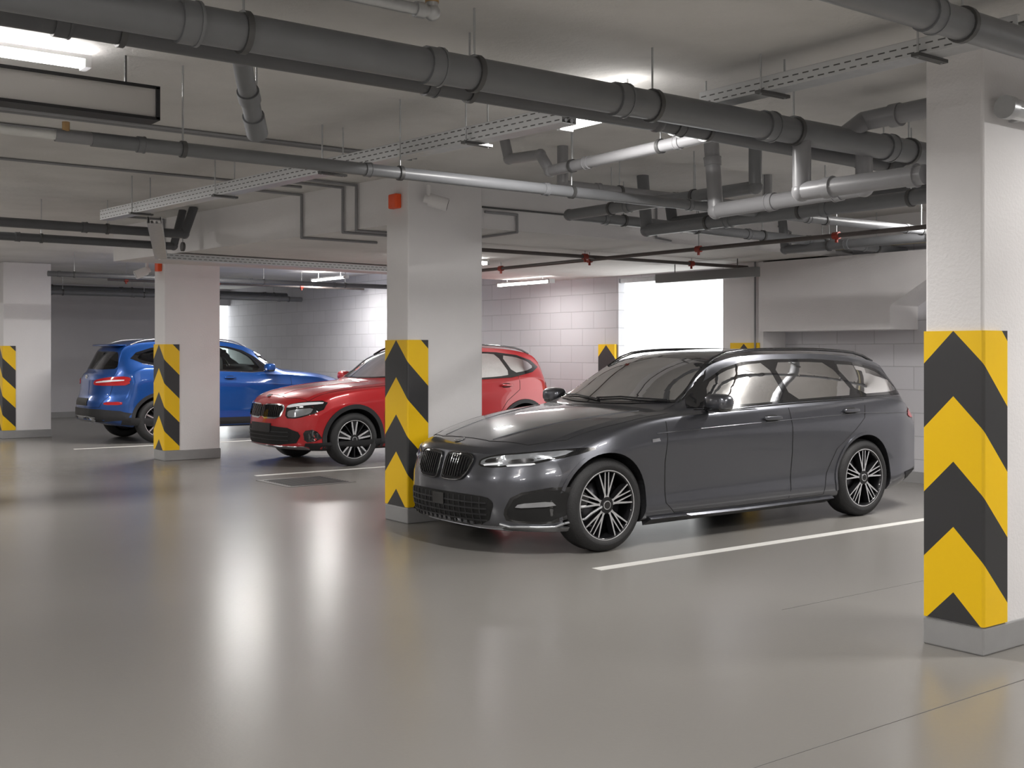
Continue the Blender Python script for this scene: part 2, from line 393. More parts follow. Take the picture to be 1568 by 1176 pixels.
b.tube([(10.47, 9.1, CZ), (10.47, 9.1, 1.0)], .012, M_pvcl, 8); b.tube([(10.6, 3, 2.56), (10.6, 8.9, 2.56)], .014, mat('cream_conduit', (.6, .55, .4), .5), 8)
b.make('wall_conduits')

M_perf = bpy.data.materials.new('perforated_tray'); N, L = nodes_of(M_perf); bs = N['Principled BSDF']
bs.inputs['Metallic'].default_value = .2; bs.inputs['Roughness'].default_value = .45
tc = N.new('ShaderNodeTexCoord'); br = N.new('ShaderNodeTexBrick'); sp = N.new('ShaderNodeSeparateXYZ'); cb = N.new('ShaderNodeCombineXYZ')
L.new(tc.outputs['Object'], sp.inputs[0]); L.new(sp.outputs[0], cb.inputs[0]); L.new(sp.outputs[2], cb.inputs[1]); L.new(cb.outputs[0], br.inputs['Vector'])
br.inputs['Scale'].default_value = 1; br.inputs['Brick Width'].default_value = .06; br.inputs['Row Height'].default_value = .03
br.inputs['Mortar Size'].default_value = .0125; br.inputs['Color1'].default_value = (.08,.08,.08,1); br.inputs['Color2'].default_value = (.12,.12,.12,1); br.inputs['Mortar'].default_value = (.60,.61,.62,1)
L.new(br.outputs['Color'], bs.inputs['Base Color'])
def tray(name, p0, p1, w=.12, h=.06, hang=True):
    p0 = Vector(p0); p1 = Vector(p1); d = p1-p0; ln = d.length; d.normalize()
    b = MB(); t = .003
    b.box(0, ln, -w/2, w/2, 0, t, M_galv); b.box(0, ln, -w/2-t, -w/2, 0, h, M_perf); b.box(0, ln, w/2, w/2+t, 0, h, M_perf)
    b.box(0, ln, -w/2-.004, -w/2+.012, h, h+.003, M_galv); b.box(0, ln, w/2-.012, w/2+.004, h, h+.003, M_galv)
    b.cyl((0, -.02, .015), (ln, -.02, .015), .01, M_pvcl, 8); b.cyl((0, .02, .015), (ln, .02, .015), .012, M_steel, 8)
    o = b.make(name, loc=p0)
    if hang:
        k = max(2, int(ln/1.3))
        for i in range(k):
            t0 = ln*(i+.5)/k
            top = CZ-p0.z-(d.z*t0)
            b2 = MB(); b2.box(t0-.02, t0+.02, -w/2-.05, w/2+.05, -.015, 0, M_steel)
            for s in (-1, 1): b2.cyl((t0, s*(w/2+.03), -.02), (t0, s*(w/2+.03), top), .005, M_galv, 8)
            b2.make('hanger_%d' % i, o)
    o.rotation_mode = 'QUATERNION'
    o.rotation_quaternion = Matrix.Rotation(math.atan2(d.y, d.x), 4, 'Z').to_quaternion() @ Matrix.Rotation(-math.asin(d.z), 4, 'Y').to_quaternion()
    return o
tray('cable_tray', (3.22, 10.25, 2.575), (3.74, 4.48, 2.575), w=.10, h=.085)
tray('cable_tray.001', (4.46, 4.2, 2.70), (4.46, 2.45, 2.70), h=.07)
tray('cable_tray.002', (3.6, 10.1, 2.56), (4.35, 12.0, 2.40), hang=False)
tray('cable_tray.003', (4.35, 12.0, 2.40), (8.4, 12.3, 2.40), hang=False)

# ------------------------------------------------------------------ luminaires
def lamp(name, x, y, z, along='x', power=45, ln=1.2, up=.22):
    e = empty(name, (x, y, z), 0 if along == 'x' else math.pi/2)
    b = MB(); b.box(-ln/2-.03, ln/2+.03, -.05, .05, .02, .04, M_housing); b.box(-ln/2-.03, -ln/2, -.05, .05, -.02, .02, M_housing); b.box(ln/2, ln/2+.03, -.05, .05, -.02, .02, M_housing)
    b.make('housing', e)
    b = MB(); b.cyl((-ln/2, -.025, .0), (ln/2, -.025, .0), .014, M_lamp, 12); b.cyl((-ln/2, .025, .0), (ln/2, .025, .0), .014, M_lamp, 12); b.make('tubes', e)
    top = low(x, y)
    b = MB()
    for s in (-1, 1): b.cyl((s*ln*.35, 0, .04), (s*ln*.35, 0, max(.041, top-z)), .006, M_galv, 8)
    b.make('hangers', e)
    for k, pw in (('down', power), ('up', power*up)):
        if pw <= 0: continue
        l = bpy.data.lights.new(k, 'AREA'); l.shape = 'RECTANGLE'; l.size = ln; l.size_y = .07; l.energy = pw; l.color = (1, .97, .94)
        o = bpy.data.objects.new('light_'+k, l); COL.objects.link(o); o.parent = e
        o.location = (0, 0, -.02 if k == 'down' else .045)
        if k == 'up': o.rotation_euler = (math.pi, 0, 0); 
    return e
P = 105  # base power; out-of-view fixtures below are added for general illumination
lst = [(1.08, 5.71, 2.81, 'x', .55, .6), (-3.2, 5.5, 2.72, 'x', .8, .3), (4.2, 4.75, 2.70, 'y', .6, .03), (1.3, 11.5, 2.72, 'x', 1.0, .25), (-3.5, 11.5, 2.72, 'x', .8, .25), (1.3, 17., 2.72, 'x', 1.0, .25), (-3.5, 17, 2.72, 'x', .9, .22),
       (9.75, 18.4, 2.72, 'y', .7, .22), (10.1, 13.1, 2.40, 'y', .16, .1), (7.0, 10.6, 2.42, 'x', .45, .1), (6.86, 16.1, 2.80, 'x', 1.0, .1), (2.0, 23.4, 2.72, 'x', .8, .22),  # x-aligned lamps here are hidden, added for bay light and a floor streak
       (1.8, .2, 2.72, 'x', .85, .24), (-3.5, 0, 2.72, 'x', .8, .24), (6.9, 1.7, 2.72, 'x', .9, .18), (1.5, -5, 2.72, 'x', 1, .2), (6.5, -5, 2.72, 'x', 1, .2), (8.7, 5.0, 2.72, 'y', .9, .2), (-1.0, 2.8, 2.72, 'x', .7, .3)]  # all unseen, added to light the room and brighten the foreground
for i, (x, y, z, a, k, u) in enumerate(lst):
    lamp('ceiling_light' if i == 0 else 'ceiling_light.%03d' % i, x, y, z, a, P*k, ln=.6 if i == 2 else 1.2, up=u)
b = MB(); b.box(.5, 2.02, 5.62, 5.74, 2.575, 2.725, M_sign)
b.box(.48, 2.03, 5.61, 5.75, 2.72, 2.735, M_blackp); b.box(.48, 2.03, 5.61, 5.75, 2.565, 2.58, M_blackp); b.box(2.01, 2.03, 5.61, 5.75, 2.57, 2.73, M_blackp)
for x in (.8, 1.88): b.cyl((x, 5.68, 2.73), (x, 5.68, 2.88), .007, M_steel, 8)
b.make('hanging_sign_box')
b = MB(); b.box(9.9, 9.98, 8.6, 10.2, 2.26, 2.37, mat('sign_dark', (.2, .2, .2), .5))
for y in (8.9, 9.9): b.cyl((9.94, y, 2.37), (9.94, y, LZ), .006, M_steel, 8)
b.make('hanging_sign_box.001')

# ------------------------------------------------------------------ cars
def pchip(tab):
    xs = np.array([t[0] for t in tab], float); ys = np.array([t[1] for t in tab], float)
    h = np.diff(xs); d = np.diff(ys)/h; m = np.zeros(len(xs)); m[0] = d[0]; m[-1] = d[-1]
    for i in range(1, len(xs)-1):
        if d[i-1]*d[i] > 0:
            w1 = 2*h[i]+h[i-1]; w2 = h[i]+2*h[i-1]; m[i] = (w1+w2)/(w1/d[i-1]+w2/d[i])
    def f(x):
        x = min(max(x, xs[0]), xs[-1]); i = min(int(np.searchsorted(xs, x, 'right'))-1, len(h)-1); i = max(i, 0)
        t = (x-xs[i])/h[i]; t2 = t*t; t3 = t2*t
        return float((2*t3-3*t2+1)*ys[i]+(t3-2*t2+t)*h[i]*m[i]+(-2*t3+3*t2)*ys[i+1]+(t3-t2)*h[i]*m[i+1])
    return f
def catmull(P, k):
    out = []; n = len(P)
    for i in range(n-1):
        p0 = P[max(i-1, 0)]; p1 = P[i]; p2 = P[i+1]; p3 = P[min(i+2, n-1)]
        for j in range(k):
            t = j/k
            out.append(tuple(.5*((2*b_)+(-a+c)*t+(2*a-5*b_+4*c-d)*t*t+(-a+3*b_-3*c+d)*t**3) for a, b_, c, d in zip(p0, p1, p2, p3)))
    out.append(P[-1]); return out
def clamp(x, a=0., b=1.): return max(a, min(b, x))
def chaikin(P, it=2):
    for _ in range(it):
        Q = []
        for i in range(len(P)):
            a = P[i]; c = P[(i+1) % len(P)]
            Q.append((a[0]*.8+c[0]*.2, a[1]*.8+c[1]*.2)); Q.append((a[0]*.2+c[0]*.8, a[1]*.2+c[1]*.8))
        P = Q
    return P
def inside(p, poly):
    c = False; n = len(poly)
    for i in range(n):
        x1, y1 = poly[i]; x2, y2 = poly[i-1]
        if (y1 > p[1]) != (y2 > p[1]) and p[0] < (x2-x1)*(p[1]-y1)/(y2-y1)+x1: c = not c
    return c

class Car:
    def __init__(s, sp):
        s.sp = sp; L = sp['L']; s.L = L
        s.zt = pchip(sp['zt']); s.bt = pchip(sp['belt']); s.w = pchip(sp['w']); s.fz = pchip(sp['floor'])
        s.wr = pchip(sp['wr']); s.pf = pchip(sp['pf']); s.pr = pchip(sp['pr'])
        s.build()
    def sec(s, x):
        w = s.w(x); bl = s.bt(x); zt = s.zt(x); fz = s.fz(x)
        t = clamp((zt-bl-.07)/.33); t = t*t*(3-2*t)
        y5 = w*.78*(1-t)+s.wr(x)*t
        z5 = bl+(zt-bl)*(.62*(1-t)+.90*t)
        h = bl-fz
        P = [(w*.84, fz), (w*.94, fz+.03), (w*.975, fz+h*.13), (w*.966, fz+h*.30), (w*.982, fz+h*.55), (w*1.0, fz+h*.77), (w*.992, fz+h*.86), (w*.965, bl-.01)]
        P += [(w*.935, bl+.012), ((w*.935*.5+y5*.5)+.012, (bl+z5)*.5+.006), (y5+.035*t, z5-.05*t), (y5+.004, z5)]
        side = catmull(P, 4)
        return side, w, zt
    def mapx(s, x, y, z, w):
        L = s.L; a = min(1., abs(y)/w)
        ff = clamp(1-x/(.27*L))**1.6
        fr = clamp((x-.80*L)/(.20*L))**1.6
        g = math.exp(-((x-s.sp['xws'])/.5)**2)*clamp((z-s.bt(x)+.02)/.1)
        return x + ff*(s.sp['bowf']*a**3.0+s.pf(z)) - fr*(s.sp['bowr']*a**3.2+s.pr(z)) + .13*a*a*g
    def build(s):
        L = s.L; M = 8
        xs = set(np.round(np.linspace(0, L, 76), 4)) | {.012, .03, .05, .08, .11, L-.012, L-.03, L-.06, L-.1}
        xs = sorted(float(x) for x in xs)
        V = []; F = []; rings = []
        K = None
        for x in xs:
            side, w, zt = s.sec(x); K = len(side)
            y0, z0 = side[0]; y5, z5 = side[-1]
            half = []
            for m in range(M): a = m/M; half.append((a*y0, z0))
            half += side
            for m in range(M-1, -1, -1): a = m/M; half.append((a*y5, z5+(zt-z5)*(1-a**2.3)))
            ring = half + [(-y, z) for (y, z) in half[-2:0:-1]]
            idx = []
            for (y, z) in ring:
                idx.append(len(V)); V.append((s.mapx(x, y, z, w), y, z))
            rings.append(idx)
        n = len(rings[0])
        for i in range(len(rings)-1):
            for j in range(n): F.append((rings[i][j], rings[i+1][j], rings[i+1][(j+1) % n], rings[i][(j+1) % n]))
        for end, x in ((0, xs[0]), (-1, xs[-1])):
            side, w, zt = s.sec(x); R = rings[end]
            g = {}
            z5 = side[-1][1]; z0 = side[0][1]
            for k in range(K):
                for m in range(-M, M+1):
                    a = abs(m)/M
                    if abs(m) == M: j = M+k
                    elif k == 0: j = abs(m)
                    elif k == K-1: j = M+K-1+(M-abs(m))
                    else: j = None
                    if j is not None:
                        if m < 0 and j % n != 0 and j != M+K-1+M: j = n-j
                        g[(k, m)] = R[j % n]
                    else:
                        y = a*side[k][0]*(1 if m > 0 else -1); tz = z5+(zt-z5)*(1-a**2.3)
                        z = z0+(tz-z0)*(side[k][1]-z0)/(z5-z0)
                        g[(k, m)] = len(V); V.append((s.mapx(x, y, z, w), y, z))
            for k in range(K-1):
                for m in range(-M, M):
                    q = (g[(k, m)], g[(k, m+1)], g[(k+1, m+1)], g[(k+1, m)])
                    F.append(q if end == 0 else q[::-1])
        bm = bmesh.new()
        vs = [bm.verts.new(v) for v in V]
        for f in F:
            try: bm.faces.new([vs[i] for i in f])
            except ValueError: pass
        bmesh.ops.recalc_face_normals(bm, faces=bm.faces)
        me = bpy.data.meshes.new('bodymesh'); bm.to_mesh(me); s.me = me
        s.bvh = BVHTree.FromBMesh(bm); bm.free()
    def ray(s, o, d):
        h = s.bvh.ray_cast(Vector(o), Vector(d)); return h[0], h[1]
    def pt(s, mode, a, c, off):
        """project onto the body: side L/R (x,z); front F / back B (y,z); top T (x,y)"""
        if mode == 'L': o, d = (a, -3, c), (0, 1, 0)
        elif mode == 'R': o, d = (a, 3, c), (0, -1, 0)
        elif mode == 'F': o, d = (-3, a, c), (1, 0, 0)
        elif mode == 'B': o, d = (s.L+3, a, c), (-1, 0, 0)
        else: o, d = (a, c, 4), (0, 0, -1)
        h, nr = s.ray(o, d)
        if h is None: return None
        if nr.dot(Vector(d)) > 0: nr = -nr
        return h + nr*off
    def patch(s, mb, mode, poly, m, off=.004, step=.03, mirror=True, thick=True, holes=()):
        if mirror and mode in ('L', 'R'): modes = [('L', 1), ('R', 1)]
        elif mirror and mode in ('F', 'B'): modes = [(mode, 1), (mode, -1)]
        elif mirror and mode == 'T': modes = [(mode, 1), (mode, -2)]
        else: modes = [(mode, 1)]
        bm = bmesh.new(); vs = [bm.verts.new((p[0], p[1], 0)) for p in poly]
        f = bm.faces.new(vs); bmesh.ops.triangulate(bm, faces=[f])
        A = np.array(poly); lo = A.min(0); hi = A.max(0)
        def cutp(co, no): bmesh.ops.bisect_plane(bm, geom=bm.verts[:]+bm.edges[:]+bm.faces[:], plane_co=co, plane_no=no, dist=1e-6)
        for ax in (0, 1):
            k = max(1, int((hi[ax]-lo[ax])/step))
            for i in range(1, k):
                co = [0, 0, 0]; co[ax] = lo[ax]+(hi[ax]-lo[ax])*i/k; no = [0, 0, 0]; no[ax] = 1
                cutp(co, no)
        for h in holes:
            for i in range(len(h)):
                p, q = h[i-1], h[i]; d = (q[0]-p[0], q[1]-p[1])
                cx, cy = (p[0]+q[0])/2, (p[1]+q[1])/2; rr = math.hypot(*d)/2+step*1.6
                fs = [f for f in bm.faces if (f.calc_center_median()-Vector((cx, cy, 0))).length < rr]
                ge = set(fs)
                for f in fs: ge |= set(f.edges) | set(f.verts)
                bmesh.ops.bisect_plane(bm, geom=list(ge), plane_co=(p[0], p[1], 0), plane_no=(-d[1], d[0], 0), dist=1e-6)
            dl = [f for f in bm.faces if inside(f.calc_center_median()[:2], h)]
            bmesh.ops.delete(bm, geom=dl, context='FACES')
        bm.verts.index_update()
        pts = [tuple(v.co) for v in bm.verts]; fs = [[v.index for v in f.verts] for f in bm.faces]
        bed = [(e.verts[0].index, e.verts[1].index) for e in bm.edges if len(e.link_faces) == 1]
        bm.free()
        for md, sg in modes:
            out = []; inn = []
            for p in pts:
                a = p[0]*sg if (md in 'FB' and sg == -1) else p[0]
                c = -p[1] if sg == -2 else p[1]
                out.append(s.pt(md, a, c, off)); inn.append(s.pt(md, a, c, -.004) if out[-1] is not None else None)
            def ok(f):
                if any(out[i] is None for i in f): return False
                return all((out[f[i]]-out[f[i-1]]).length < .30 for i in range(len(f)))
            good = [f for f in fs if ok(f)]
            used = sorted({i for f in good for i in f}); mp = {u: i for i, u in enumerate(used)}
            mb.add([out[u] for u in used], [[mp[i] for i in f] for f in good], m, True)
            if thick and off > .006:
                for a, c in bed:
                    if a in mp and c in mp: mb.add([out[a], out[c], inn[c], inn[a]], [(0, 1, 2, 3)], m)
    def line(s, mb, mode, pts, r=.0028, m=None, step=.04, mirror=True, off=.0005):
        m = m or M_seam
        P = []
        for i in range(len(pts)-1):
            a, c = pts[i], pts[i+1]; k = max(1, int(math.dist(a, c)/step))
            for j in range(k): P.append((a[0]+(c[0]-a[0])*j/k, a[1]+(c[1]-a[1])*j/k))
        P.append(pts[-1])
        for sg in ((1, -1) if mirror else (1,)):
            md = mode
            if mode == 'L' and sg == -1: md = 'R'
            Q = []
            for p in P:
                a = p[0]*sg if mode in 'FB' else p[0]; c = p[1]*sg if mode == 'T' else p[1]
                q = s.pt(md, a, c, off)
                if q is not None: Q.append(q)
            for i in range(len(Q)-1): 
                if (Q[i]-Q[i+1]).length < .25: mb.cyl(Q[i], Q[i+1], r, m, 6, caps=False)

def wheel(e, nm, x, y, side, R, rr, style, W=.225):
    b = MB(); c = (x, y, R)
    h = W/2
    b.lathe_y(c, [(rr, -h+.01), (rr+.03, -h), (R-.03, -h+.005), (R-.006, -h+.03), (R, -h+.06), (R, h-.05), (R-.005, h-.025), (R-.028, h-.004), (R-.05, h+.004), (rr+.03, h+.004), (rr+.005, h-.004), (rr, h-.012)], M_rubber, side)
    b.lathe_y(c, [(rr+.004, h-.006), (rr-.006, h-.004), (rr-.014, h-.014), (rr-.02, h-.05), (rr-.03, -h+.03)], M_alloyd, side)
    b.lathe_y(c, [(rr+.003, h-.005), (rr-.003, h-.003), (rr-.008, h-.010)], M_silver, side)
    b.lathe_y(c, [(rr-.03, -h+.03), (0, -h+.03)], M_blackp, side)
    b.lathe_y(c, [(rr*.72, h-.10), (rr*.72, h-.085), (.05, h-.085)], M_disc, side)
    yo = y+side*(h-.010); yi = y+side*(h-.06)
    def spoke(a0, a1, r0, r1, w0, w1, mm=M_silver):
        p = Vector((math.cos(a0)*r0, 0, math.sin(a0)*r0)); q = Vector((math.cos(a1)*r1, 0, math.sin(a1)*r1))
        d = (q-p).normalized(); n = Vector((-d.z, 0, d.x))
        vs = []
        for (u, wv, yy) in ((p, w0, yo-side*.004), (q, w1, yo)):
            for sgn in (-1, 1):
                vs.append(Vector((x, yy, R))+u+n*wv*sgn*.5)
        for (u, wv) in ((p, w0*2.0), (q, w1*3.0)):
            for sgn in (-1, 1):
                vs.append(Vector((x, yi, R))+u+n*wv*sgn*.5)
        b.add(vs, [(0, 1, 3, 2)], mm); b.add(vs, [(0, 2, 6, 4), (1, 5, 7, 3), (0, 4, 5, 1), (2, 3, 7, 6)], M_alloyd)
    n = 5
    for i in range(n):
        a = math.pi/2+2*math.pi*i/n
        if style == 'double':
            for sg in (-1, 1):
                spoke(a+sg*.10, a+sg*.30, .05, rr-.012, .016, .010)
                spoke(a+sg*.28, a+sg*.07, .055, rr-.012, .013, .008)
        else:
            for sg in (-1, 1):
                spoke(a+sg*.16, a+sg*.17, .05, rr-.012, .024, .019)
            spoke(a, a, rr*.55, rr-.012, .03, .05, M_alloyd)
            spoke(a+math.pi/5, a+math.pi/5, .05, rr-.012, .010, .014, M_alloyd)
    b.cyl((x, yi, R), (x, yo-side*.002, R), .058, M_alloyd, 24); b.cyl((x, yo-side*.002, R), (x, yo+side*.004, R), .032, M_silver, 20); b.cyl((x, yo+side*.004, R), (x, yo+side*.006, R), .026, M_gloss, 20)
    b.make(nm, e)

def bool_cut(o, cutters, paint):
    objs = []
    for mb in cutters:
        bc = bmesh.new(); tmp = bpy.data.meshes.new('t'); tmp.from_pydata(mb.v, [], mb.f); bc.from_mesh(tmp)
        bmesh.ops.remove_doubles(bc, verts=bc.verts, dist=1e-5)
        bmesh.ops.recalc_face_normals(bc, faces=bc.faces)
        cm = bpy.data.meshes.new('cutter'); bc.to_mesh(cm); bc.free()
        cm.materials.append(paint); cm.materials.append(M_blackp)
        for p in cm.polygons: p.material_index = 1
        c = bpy.data.objects.new('cutter', cm); COL.objects.link(c); objs.append(c)
        md = o.modifiers.new('cut', 'BOOLEAN'); md.operation = 'DIFFERENCE'; md.object = c; md.solver = 'EXACT'
        try: md.material_mode = 'INDEX'
        except Exception: pass
    bpy.context.view_layer.update()
    dg = bpy.context.evaluated_depsgraph_get()
    nm = bpy.data.meshes.new_from_object(o.evaluated_get(dg)); o.modifiers.clear(); o.data = nm
    for c in objs: bpy.data.objects.remove(c)
    return nm

def finish_car(name, car, loc, rz, sx, paint, R, rr, axles, arch, style, details, win, cladding=None):
    e = empty(name, loc, rz); e.scale = (sx, 1, 1)
    me = car.me; me.materials.append(paint); me.materials.append(M_blackp)
    for p in me.polygons: p.use_smooth = True
    o = bpy.data.objects.new('body', me); COL.objects.link(o)
    W = car.sp['hw']
    cs = []
    c = MB()
    for ax in axles:
        for s in (-1, 1): c.cyl((ax, s*(W-.36), R+.01), (ax, s*(W+.3), R+.01), arch, M_blackp, 64)
    cs.append(c)
    c = MB()
    for pl, _ in win['side']: c.prism_y(pl, -1.3, 1.3, M_blackp)
    cs.append(c)
    c = MB(); c.prism_x(win['wind'], 1.0, win['xr'], M_blackp); cs.append(c)
    c = MB(); c.prism_x(win['rear'], win['xr']-.25, car.L+.2, M_blackp); cs.append(c)
    nm = bool_cut(o, cs, paint)
    o.parent = e
    bm = bmesh.new(); bm.from_mesh(nm)
    for ed in bm.edges:
        if len(ed.link_faces) == 2 and ed.calc_face_angle(0) > .7: ed.smooth = False
    bm.to_mesh(nm); bm.free()
    g = MB()
    hs = [pl for pl, _ in win['side']]
    car.patch(g, 'L', win['frame'], M_gloss, .004, .04, holes=hs)
    car.patch(g, 'F', win['windf'], M_gloss, .004, .04, False, holes=[win['wind']])
    g.make('window_frames', e)
    g = MB()
    for pl, mm in win['side']: car.patch(g, 'L', pl, mm, .003, .04)
    car.patch(g, 'F', win['wind'], M_glassl, .003, .04, False)
    car.patch(g, 'B', win['rear'], M_glass, .003, .04, False)
    g.make('window_glass', e)
    # cabin
    g = MB(); zb = win['zb']; xs = win['xs']
    for y in (-.37, .37):
        g.sup((xs, y, zb+.02), (.09, .22, .19), M_seat, .6); g.sup((xs+.03, y, zb+.245), (.05, .12, .065), M_seat, .65)
        g.sup((xs+.95, y, zb+.0), (.10, .26, .17), M_seat, .6); g.sup((xs+1.0, y, zb+.19), (.04, .11, .05), M_seat, .65)
        g.cyl((xs+.03, y-.05, zb+.1), (xs+.03, y-.05, zb+.25), .008, M_satin, 8); g.cyl((xs+.03, y+.05, zb+.1), (xs+.03, y+.05, zb+.25), .008, M_satin, 8)
    sw = []
    for i in range(25):
        t = 2*math.pi*i/24; sw.append((xs-.50+.06*math.sin(t), -.37+.18*math.cos(t), zb-.0+.17*math.sin(t)))
    g.tube(sw, .013, M_blackp, 8); g.sup((xs-.50, -.37, zb), (.03, .07, .05), M_blackp, .7)
    g.sup((xs-.62, 0, zb-.04), (.16, .62, .075), M_seat, .6)
    g.sup((xs-.32, 0, zb+.27), (.015, .10, .03), M_blackp, .7)
    g.make('cabin_interior', e)
    for i, ax in enumerate(axles):
        for j, s in enumerate((-1, 1)):
            wheel(e, 'wheel_%d' % (i*2+j+1), ax, s*(W-.135), s, R, rr, style)
    def arc_poly(ax, r0, r1, a0, a1, n=28):
        P = [(ax+r0*math.cos(a0+(a1-a0)*i/n), R+.01+r0*math.sin(a0+(a1-a0)*i/n)) for i in range(n+1)]
        P += [(ax+r1*math.cos(a1-(a1-a0)*i/n), R+.01+r1*math.sin(a1-(a1-a0)*i/n)) for i in range(n+1)]
        return P
    b = MB()
    for ax in axles:
        if cladding: car.patch(b, 'L', arc_poly(ax, arch-.003, arch+.050, -.28, math.pi+.28), M_blackp, .012, .08)
        else: car.patch(b, 'L', arc_poly(ax, arch-.004, arch+.020, -.25, math.pi+.25), paint, .007, .08)
    b.make('arch_trims', e)
    details(car, e, paint)
    return e

def mirror_unit(b, x, y, z, paint):
    for s in (-1, 1):
        b.sup((x, s*(y+.08), z), (.075, .115, .065), paint, .65)
        b.sup((x-.0, s*(y+.075), z-.035), (.07, .105, .04), M_gloss, .65)
        b.cyl((x+.02, s*(y-.06), z-.05), (x+.01, s*(y+.03), z-.035), .028, M_gloss, 12)
def handles(b, car, pts, paint):
    for (x, z) in pts:
        for md, s in (('L', -1), ('R', 1)):
            p = car.pt(md, x, z, 0)
            if p is not None:
                b.sup((x, p.y+s*.022, z), (.10, .014, .016), paint, .55)
                b.sup((x, p.y+s*.004, z-.004), (.075, .006, .03), M_seam, .7)
def rails(b, car, x0, x1, y, m, k=16):
    for s in (-1, 1):
        P = []
        for i in range(k+1):
            x = x0+(x1-x0)*i/k; p = car.pt('T', x, s*y, 0)
            if p is None: continue
            h = .035*min(1, min(i, k-i)/1.5)
            P.append((p.x, p.y, p.z+h+.002))
        b.tube(P, .013, m, 10)

# ---- station wagon
bmw = Car(dict(L=4.71, hw=.915, xws=1.6, bowf=.42, bowr=.26,
    zt=[(0,.70),(.03,.738),(.08,.76),(.2,.795),(.5,.865),(.9,.93),(1.25,.975),(1.42,.995),(1.6,1.09),(1.9,1.26),(2.15,1.365),(2.4,1.415),(2.8,1.437),(3.3,1.44),(3.8,1.42),(4.15,1.38),(4.32,1.335),(4.44,1.20),(4.57,1.06),(4.63,.99),(4.69,.95),(4.71,.90)],
    belt=[(0,.65),(.1,.68),(.3,.74),(.8,.845),(1.4,.925),(2,.95),(3,.975),(4,1.0),(4.4,.97),(4.71,.84)],
    w=[(0,.84),(.3,.885),(.8,.915),(1.6,.905),(2.6,.905),(3.6,.915),(4.2,.90),(4.71,.83)],
    floor=[(0,.20),(.2,.155),(.8,.16),(3.9,.17),(4.4,.22),(4.71,.30)],
    wr=[(0,.5),(1.4,.60),(2.2,.585),(3.,.575),(4.1,.55),(4.71,.62)],
    pf=[(.15,.07),(.22,.02),(.35,.0),(.5,.005),(.6,.03),(.72,.07),(1.,.1)],
    pr=[(.2,.08),(.4,.0),(.7,.01),(.95,.06),(1.2,.05)]))
W_bmw = dict(
    side=[(chaikin([(1.86,.995),(1.98,1.155),(2.2,1.255),(2.44,1.305),(2.70,1.322),(2.73,1.015),(2.3,.998)],1), M_glassl),
          (chaikin([(2.80,1.018),(2.77,1.322),(3.2,1.325),(3.48,1.315),(3.60,1.04),(3.2,1.03)],1), M_glass),
          (chaikin([(3.66,1.045),(3.55,1.305),(3.85,1.292),(4.08,1.25),(4.2,1.175),(4.27,1.07),(4.1,1.055)],1), M_glass)],
    frame=[(1.66,.985),(1.74,1.05),(1.95,1.165),(2.2,1.275),(2.42,1.325),(2.8,1.348),(3.3,1.350),(3.8,1.325),(4.1,1.275),(4.26,1.20),(4.35,1.09),(4.30,1.035),(3.6,1.02),(2.8,1.0),(2.1,.975)],
    wind=[(-.66,1.04),(-.35,1.025),(0,1.02),(.35,1.025),(.66,1.04),(.62,1.15),(.535,1.32),(.3,1.355),(0,1.362),(-.3,1.355),(-.535,1.32),(-.62,1.15)],
    windf=[(-.70,1.025),(-.35,1.008),(0,1.003),(.35,1.008),(.70,1.025),(.66,1.15),(.565,1.335),(.3,1.372),(0,1.38),(-.3,1.372),(-.565,1.335),(-.66,1.15)],
    rear=[(-.58,1.08),(.58,1.08),(.50,1.27),(-.50,1.27)], xr=4.12, zb=1.0, xs=2.55)
